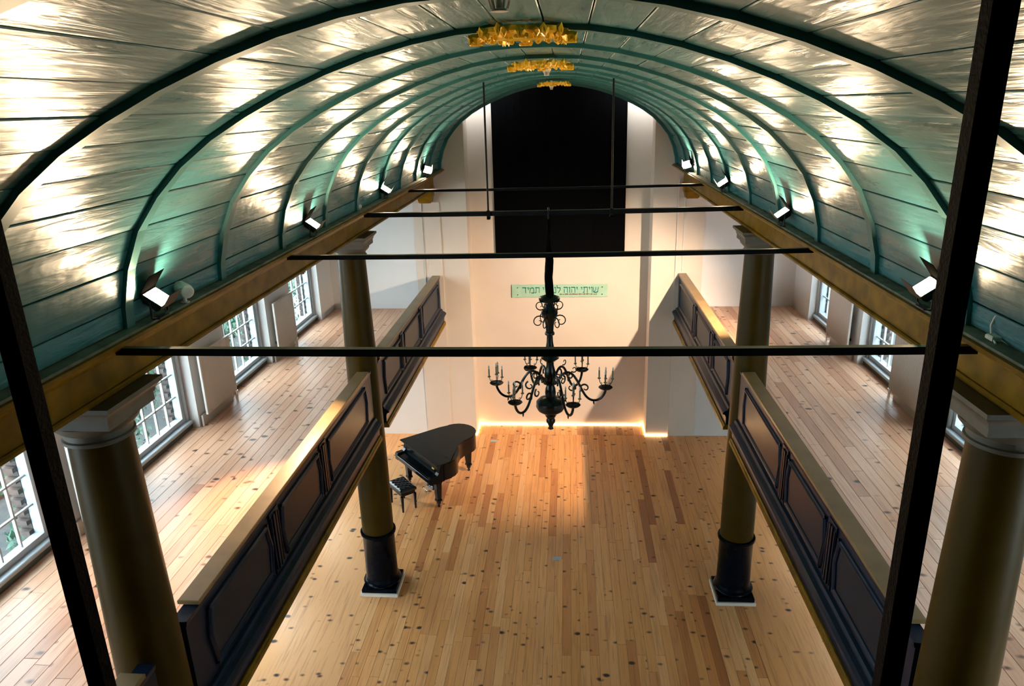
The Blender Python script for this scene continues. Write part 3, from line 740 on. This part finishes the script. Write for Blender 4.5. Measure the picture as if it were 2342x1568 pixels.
# ---------------------------------------------------------------- gilt rosettes on the vault
def rosette(y, label, zc=7.952):
    e = empty('gilt_rosette', (0.005, y, zc)); bend = lambda x: -0.16*x*x
    def ringobj(name, rr_, prof):
        m = MB(); rings = []; n = 48
        for i in range(n+1):
            a = 2*PI*i/n; wv = 1+0.045*math.cos(8*a)
            rings.append([((rr_*wv+p)*math.cos(a), (rr_*wv+p)*math.sin(a), q+bend(rr_*math.cos(a))) for p, q in prof])
        m.loft(rings, cap=False); return m.obj(name, 'gilt', e, True)
    ringobj('outer_ring', 0.225, [(-0.022, -0.008), (-0.020, -0.032), (0.0, -0.046), (0.020, -0.032), (0.022, -0.008)])
    ringobj('inner_ring', 0.145, [(-0.016, -0.01), (-0.012, -0.045), (0.006, -0.055), (0.016, -0.03), (0.016, -0.01)])
    for q in range(14):
        a = 2*PI*(q+0.5)/14; m = MB(); ca, sa = math.cos(a), math.sin(a)
        L_ = (0.062, 0.092, 0.070)[q % 3]; up_ = (0.020, -0.012, 0.010)[q % 3]; wk = (1.0, 0.8, 1.25)[q % 3]
        secs = []
        for t, wd_, h in ((0, .016, -.030), (.22, .034, -.058), (.5, .040, -.066), (.75, .030, -.046), (.92, .020, -.060), (1.0, .008, -.035)):
            r = 0.205+t*L_; wd_ *= wk
            secs.append([(r*ca-wd_*sa*c_, r*sa+wd_*ca*c_, h*k_+up_*t+bend(r*ca)) for c_, k_ in ((-1, .55), (-.5, 1.05), (0, .70), (.5, 1.05), (1, .55), (0, .2))])
        m.loft(secs); m.obj('leaf', 'gilt', e, True)
    for q in range(16):
        a = 2*PI*q/16; x, y_ = 0.192*math.cos(a), 0.192*math.sin(a)
        m = MB(); m.lathe([(0.001, -0.072), (0.011, -0.066), (0.015, -0.055), (0.011, -0.043), (0.004, -0.03)], (x, y_, bend(x)), 8); m.obj('bead', 'gilt', e, True)
    for q in range(4):
        a = PI/4+q*PI/2+PI/4; x, y_ = 0.255*math.cos(a), 0.255*math.sin(a)
        m = MB(); pts = [(x+0.03*math.cos(t), y_+0.02*math.sin(t), bend(x)-0.06-0.01*t/6) for t in [i*0.5 for i in range(14)]]
        m.tube(pts, [0.014-0.0007*i for i in range(14)], 6); m.obj('curl', 'gilt', e, True)
    tag(e, label, 'ceiling ornament', 'gilt carved rosettes on the vault')
rosette(4.20, 'largest, nearest of the three gilt carved rosettes on the vault ceiling', 7.985)
rosette(6.81, 'middle gilt carved rosette on the vault ceiling with a small white detector beside it')
rosette(13.36, 'smallest, farthest gilt carved rosette at the far end of the vault')

def detector(x, y, z, sc, label):
    e = empty('smoke_detector', (x, y, z)); e.scale = (sc, sc, sc)
    MB().lathe([(0.05, 0.0), (0.05, -0.01), (0.045, -0.012), (0.045, -0.05), (0.034, -0.062), (0.03, -0.064)], seg=20).obj('housing', 'plastic_white', e, True)
    MB().lathe([(0.022, 0.001), (0.022, 0.085)], seg=14).obj('mount', 'plastic_white', e)
    m = MB()
    for q in range(5):
        a = 2*PI*q/5+0.3; m.tube([(0.032*math.cos(a), 0.032*math.sin(a), -0.063), (0.022*math.cos(a), 0.022*math.sin(a), -0.095)], 0.004, 6)
    m.lathe([(0.026, -0.095), (0.026, -0.101), (0.02, -0.102)], seg=16); m.obj('cage', 'plastic_white', e, True)
    MB().lathe([(0.010, -0.064), (0.010, -0.09), (0.008, -0.092)], seg=12).obj('sensor', 'plastic_grey', e, True)
    MB().box(-0.020, 0.020, -0.0465, -0.040, -0.040, -0.012).obj('grille', 'plastic_grey', e)
    tag(e, label, 'detector', 'white detectors on the vault')
detector(0.045, 2.32, 7.962, 1.05, 'white detector at the top edge of the picture in front of the nearest gilt rosette')
detector(0.045, 7.26, 7.940, 0.95, 'small white detector hanging at the middle gilt rosette')
detector(-0.05, 13.78, 7.920, 0.9, 'tiny white detector at the farthest gilt rosette')

# ---------------------------------------------------------------- small things on the ledges
e = empty('bullet_camera', (-2.48, 4.80, 6.318))
MB().tube([(0, 0, 0), (0, 0, 0.05)], 0.014, 8).lathe([(0.03, 0), (0.03, 0.006)], seg=12).obj('mount', 'plastic_white', e)
m = MB(); m.tube([(-0.06, 0.05, 0.100), (-0.05, 0.042, 0.099), (0.03, -0.025, 0.090), (0.055, -0.045, 0.087), (0.062, -0.051, 0.086)], [0.03, 0.05, 0.052, 0.046, 0.034], 18); m.obj('housing', 'plastic_white', e, True)
tag(e, 'round white device beside the nearest left floodlight', 'device')
e = empty('bullet_camera', (-2.52, 9.50, 6.318))
MB().tube([(0, 0, 0), (0, 0, 0.02)], 0.012, 8).obj('mount', 'plastic_white', e)
MB().tube([(-0.035, -0.03, 0.045), (-0.03, -0.025, 0.045), (0.015, 0.01, 0.045), (0.02, 0.015, 0.045)], [0.018, 0.027, 0.028, 0.02], 12).obj('housing', 'plastic_white', e, True)
tag(e, 'small white device on the left ledge where the chandelier tie bar meets it', 'device')
e = empty('cable_connector', (2.53, 3.88, 6.318))
MB().box(-0.03, 0.03, -0.035, 0.035, 0, 0.03, 0.006).obj('connector_block', 'plastic_white', e)
MB().tube([(0, 0.03, 0.02), (0.0, 0.05, 0.07), (0.012, 0.05, 0.11), (0.014, 0.04, 0.13)], 0.006, 6).obj('lead', 'plastic_white', e, True)
MB().tube([(-0.02, -0.035, 0.01), (-0.035, -0.08, 0.006)], 0.006, 6).obj('lead', 'plastic_white', e, True)
MB().tube([(0.02, -0.035, 0.01), (0.025, -0.09, 0.006)], 0.006, 6).obj('lead', 'plastic_white', e, True)
tag(e, 'white cable connector lying on the right ledge beyond the black post', 'connector')
for x, y, lab in ((0.03, 10.88, 'grey socket lid set into the middle of the wooden floor'), (-1.54, 15.52, 'pale socket lid in the floor near the alcove behind the piano')):
    e = empty('floor_socket', (x, y, 0.0)); 
    MB().box(-0.075, 0.075, -0.06, 0.06, 0.0005, 0.006, 0.002).obj('lid', 'plastic_grey', e)
    MB().box(-0.03, 0.03, -0.062, -0.050, 0.0062, 0.008).obj('cable_flap', 'chrome', e)
    tag(e, lab, 'floor socket')

# ---------------------------------------------------------------- radiators
def radiator(s, y0, y1, label):
    e = empty('radiator', (s*(XW-0.02), y0, ZG)); ln = y1-y0
    # x local: towards room is -s
    X = lambda d: -s*d
    b = MB(); n = int(ln/0.033); poly = []
    pts = [(X(0.115), 0.0)]
    for i in range(n):
        a = ln*i/n; st = ln/n
        pts += [(X(0.115), a+st*0.15), (X(0.122), a+st*0.3), (X(0.122), a+st*0.7), (X(0.115), a+st*0.85)]
    pts += [(X(0.115), ln), (X(0.085), ln), (X(0.085), 0.0)]
    b.loft([[(x, y, 0.19) for x, y in pts], [(x, y, 1.10) for x, y in pts]]); b.obj('panel', 'radiator_enamel', e)
    MB().box(X(0.120), X(0.082), 0.0, ln, 1.102, 1.115, 0.003).obj('top_edge', 'radiator_enamel', e)
    for yy in (0.2, ln-0.2): MB().box(X(0.084), X(-0.018), yy-0.02, yy+0.02, 0.3, 0.34).obj('wall_bracket', 'lamp_black', e)
    MB().box(X(0.028), X(0.0), 0.0, ln, 0.0, 0.17).obj('pipe_cover', 'radiator_enamel', e)
    for d in (0.03, 0.075):
        pp = MB().tube([(X(0.07), ln+d, 0.0), (X(0.07), ln+d, 0.26), (X(0.07), ln, 0.29)], 0.010, 8).obj('pipe', 'chrome', e, True)
        MB().tube([(X(0.07), ln+d, 0.10), (X(0.07), ln+d, 0.15)], 0.017, 8).obj('valve', 'chrome', pp, True)
    for yy in (0.12, ln-0.12): MB().tube([(X(0.122), yy, 0.215), (X(0.127), yy, 0.215)], 0.010, 8).obj('bolt', 'plastic_grey', e)
    tag(e, label, 'radiator', 'gallery wall radiators')
radiator(-1, 6.56, 7.60, 'radiator on the left gallery wall, mostly hidden by the dark foreground column')
radiator(-1, 9.44, 10.42, 'cream radiator on the left gallery wall under the near end of the nearest tie bar')
radiator(-1, 12.24, 13.16, 'cream radiator on the left gallery wall, farther from the camera')
radiator(1, 9.36, 10.55, 'cream radiator on the right gallery wall beside the right black post')
radiator(1, 12.30, 13.35, 'cream radiator on the right gallery wall, farther from the camera')

# ---------------------------------------------------------------- piano and bench
def piano():
    u = Vector((0.643, -0.766)); 
    rz = math.atan2(u.y, u.x)
    e = empty('grand_piano', (-3.39, 13.43, 0), rz)       # local x: bass to treble, local y: length
    # outline of the rim from above
    def outline(off=0.0, yf=0.30):
        p = [(0.0-off, yf-off)]
        p += [(0.0-off, 1.10), (0.03-off*.9, 1.28)]
        cx, cy, r = 0.42, 1.30, 0.40
        for i in range(11):
            a = math.radians(175-i*16.5); p.append((cx+(r+off)*math.cos(a), cy+(r*0.92+off)*math.sin(a)))
        p += [(0.86+off, 1.16), (0.93+off, 1.02), (1.05+off, 0.90), (1.22+off, 0.80), (1.37+off, 0.70), (1.455+off, 0.58), (1.48+off, 0.46), (1.48+off, yf-off)]
        return p
    m = MB(); m.prism(outline(), 0.62, 0.955); m.obj('case', 'piano_lacquer', e, True)
    m = MB(); ol = [p for p in outline(0.012, 0.50)]; m.prism(ol, 0.972, 0.992); m.obj('lid', 'piano_lid', e)
    m = MB(); m.prism([(-0.012, 0.14), (1.492, 0.14), (1.492, 0.485), (-0.012, 0.485)], 0.972, 0.992); m.obj('lid_flap', 'piano_lid', e)
    for x in (0.18, 1.30): MB().box(x-0.04, x+0.04, 0.478, 0.498, 0.9925, 0.995).obj('hinge', 'brass_dark', e)
    m = MB(); m.prism([(0.02, 0.02), (1.46, 0.02), (1.46, 0.50), (0.02, 0.50)], 0.60, 0.665); m.obj('keybed', 'piano_lacquer', e)
    for x0, x1 in ((0.0, 0.10), (1.38, 1.48)):
        m = MB(); m.loft([[(x, y, z) for y, z in ((0.0, .60), (0.0, .73), (0.02, .755), (0.16, .76), (0.20, .80), (0.235, .93), (0.245, .971), (0.32, .971), (0.32, .60))] for x in (x0, x1)])
        m.obj('key_arm', 'piano_lacquer', e)
    m = MB(); m.box(0.102, 1.378, 0.0, 0.022, 0.61, 0.70, 0.006); m.obj('key_slip', 'piano_lacquer', e)
    m = MB(); m.loft([[(x, y, z) for y, z in ((0.030, .70), (0.034, .716), (0.19, .735), (0.205, .76), (0.225, .90), (0.25, .90), (0.25, .70))] for x in (0.104, 1.376)])
    fb = m.obj('fallboard', 'piano_lacquer', e)
    m = MB(); m.box(1.20, 1.28, 0.204, 0.212, 0.80, 0.83); m.obj('maker_plate', 'gilt', fb)
    m = MB(); m.box(0.11, 1.37, 0.226, 0.26, 0.905, 0.965, 0.004); m.obj('music_shelf', 'piano_lacquer', e)
    for x, y in ((0.13, 0.22), (1.36, 0.22), (0.46, 1.50)):
        m = MB()
        m.loft([[(x-a, y-a, z), (x+a, y-a, z), (x+a, y+a, z), (x-a, y+a, z)] for z, a in ((0.60, .075), (0.56, .075), (0.54, .062), (0.20, .045), (0.17, .055), (0.145, .055), (0.13, .035), (0.075, .028))])
        lg = m.obj('leg', 'piano_lacquer', e)
        MB().tube([(x-0.014, y, 0.028), (x+0.014, y, 0.028)], 0.0275, 14).box(x-0.02, x+0.02, y-0.015, y+0.015, 0.045, 0.078).obj('caster', 'brass_dark', lg)
    ly = MB()
    for d in (-0.06, 0.06): ly.tube([(0.74+d*1.6, 0.42, 0.60), (0.74+d, 0.42, 0.40), (0.74+d*1.5, 0.42, 0.17)], 0.014, 8)
    ly.box(0.62, 0.86, 0.37, 0.48, 0.09, 0.175, 0.01)
    lo = ly.obj('pedal_lyre', 'piano_lacquer', e)
    for d in (-0.06, 0.0, 0.06):
        MB().box(0.74+d-0.012, 0.74+d+0.012, 0.26, 0.37, 0.10, 0.112, 0.003).obj('pedal', 'chrome', lo)
    tag(e, 'black grand piano with closed lid beside the left column', 'piano')
    # bench
    b = empty('piano_bench', (-3.075, 12.585, 0), rz)
    m = MB(); nx, ny = 28, 18; hx, hy = 0.28, 0.175; rings = []
    for j in range(ny+1):
        row = []
        for i in range(nx+1):
            a, c = i/nx, j/ny; x = -hx+2*hx*a; y = -hy+2*hy*c
            edge = min(a, 1-a)*nx/3.0; edge2 = min(c, 1-c)*ny/3.0; k = min(1, edge, edge2)
            tuft = (abs(math.sin(PI*(a*5+c*3.5)))*abs(math.sin(PI*(a*5-c*3.5))))**0.5
            row.append((x, y, 0.47+0.035*math.sin(k*PI/2)-0.016*(1-tuft)*k))
        rings.append(row)
    m.loft(rings, close=False, cap=False)
    m.box(-hx, hx, -hy, hy, 0.415, 0.4695, 0.01); m.obj('tufted_seat', 'leather_black', b, True)
    m = MB(); m.box(-0.255, 0.255, -0.15, 0.15, 0.345, 0.414); m.obj('apron', 'piano_lacquer', b)
    for sx in (-1, 1):
        for sy in (-1, 1):
            m = MB(); x, y = sx*0.245, sy*0.14
            m.loft([[(x-a, y-a, z), (x+a, y-a, z), (x+a, y+a, z), (x-a, y+a, z)] for z, a in ((0.0, .014), (0.30, .024), (0.344, .026))]); m.obj('leg', 'piano_lacquer', b)
    tag(b, 'black tufted leather piano bench', 'bench')
piano()

# ---------------------------------------------------------------- outside the windows
struct('ground', MB().box(-22, -5.63, -2, 26, -0.35, -0.2), 'paving')
struct('ground', MB().box(5.63, 22, -2, 26, -0.35, -0.2), 'paving')
tag(MB().box(-10.6, -9.9, -2, 8.2, -0.2, -0.08, 0.01).obj('kerb_stone', 'kerb_pale'), 'pale stone kerb outside the nearest left window', 'kerb')
hs = empty('neighbour_house', (11.5, 14.0, -0.2))
MB().box(0, 3, -12, 22, 0, 8.0).obj('facade', 'house_grey', hs)
for k in range(11):
    for zz in (0.9, 3.4, 5.9):
        f_ = MB().box(-0.05, -0.001, -11+k*3, -9.7+k*3, zz, zz+1.5).obj('window', 'house_trim', hs)
        MB().box(-0.06, -0.051, -10.9+k*3, -9.8+k*3, zz+0.1, zz+1.4).obj('pane', 'lamp_black', f_)
MB().box(-0.15, 3.1, -12.2, 22.2, 8.001, 8.2).obj('roof_edge', 'white_paint', hs)
tag(hs, 'grey house across the street seen through the right gallery windows', 'house')
gw = empty('garden_wall', (-12.0, 14.0, -0.2))
MB().box(-0.3, 0, -14, 18, 0, 3.2).obj('wall_body', 'brick_red', gw)
MB().box(-0.36, 0.06, -14, 18, 3.201, 3.3).obj('coping', 'kerb_pale', gw)
iv = MB(); ri = random.Random(5)
for i in range(5200):
    c = Vector((ri.uniform(0.005, 0.16), ri.uniform(-8, 18), ri.uniform(0.0, 3.3))); sz = ri.uniform(0.09, 0.19)
    q = Matrix.Rotation(ri.uniform(0, 6.28), 3, 'X') @ Matrix.Rotation(ri.uniform(-0.5, 0.5), 3, 'Y')
    b0 = len(iv.v); iv.v += [tuple(c+q @ Vector(p)) for p in ((0, -sz*.6, 0), (0.02, 0, -sz), (0, sz*.6, 0), (0.02, 0, sz))]; iv.face([b0, b0+1, b0+2, b0+3])
iv.obj('ivy', 'leaf_green', gw)['kind'] = 'stuff'
tag(gw, 'ivy covered brick garden wall behind the shrubs outside the left windows', 'wall')
def shrub(x, y, h, r, label, leaves=1500, seed=1):
    rr2 = random.Random(seed); e = empty('shrub', (x, y, -0.2)); m = MB()
    for i in range(leaves):
        a = rr2.uniform(0, 2*PI); t = rr2.random()**0.6; zz = h*(0.12+0.88*t)
        rad = r*math.sqrt(max(0.05, 1-(2*(zz/h)-0.9)**2*0.75))*rr2.uniform(0.55, 1.05)
        c = Vector((rad*math.cos(a), rad*math.sin(a), zz)); s = rr2.uniform(0.05, 0.11)
        q = Matrix.Rotation(rr2.uniform(0, 6.28), 3, 'Z') @ Matrix.Rotation(rr2.uniform(0.2, 1.5), 3, 'X')
        b0 = len(m.v)
        for p in ((-s*.45, 0, 0), (0, -s, 0.012), (s*.45, 0, 0), (0, s, 0.012)): m.v.append(tuple(c+q @ Vector(p)))
        m.face([b0, b0+1, b0+2, b0+3])
    o = m.obj('foliage', 'leaf_green', e); o['kind'] = 'stuff'
    st = MB()
    for q in range(4): st.tube([(0, 0, 0), (0.1*math.cos(q*1.6), 0.1*math.sin(q*1.6), h*0.35), (0.3*r*math.cos(q*1.6), 0.3*r*math.sin(q*1.6), h*0.75)], [0.03, 0.02, 0.01], 6)
    st.obj('stem', 'bark', e)
    tag(e, label, 'shrub', 'green shrubs outside the left windows')
sh = [(-7.4, 8.6, 1.7, 0.8, 'nearest'), (-8.3, 10.4, 2.2, 1.0, 'second'), (-7.3, 12.2, 1.9, 0.9, 'third'), (-7.6, 14.4, 2.3, 1.0, 'fourth'), (-7.4, 16.6, 1.8, 0.9, 'fifth'), (-7.9, 18.9, 2.3, 1.1, 'farthest'), (-9.6, 12.6, 2.6, 1.3, 'rearmost'), (-10.2, 17.4, 3.2, 1.3, 'tallest'), (-9.9, 22.0, 3.6, 1.6, 'broadest')]
for i, (x, y, h, r, nm) in enumerate(sh):
    shrub(x, y, h, r, '%s green shrub in the garden seen through the left gallery windows' % nm, 1600, i)
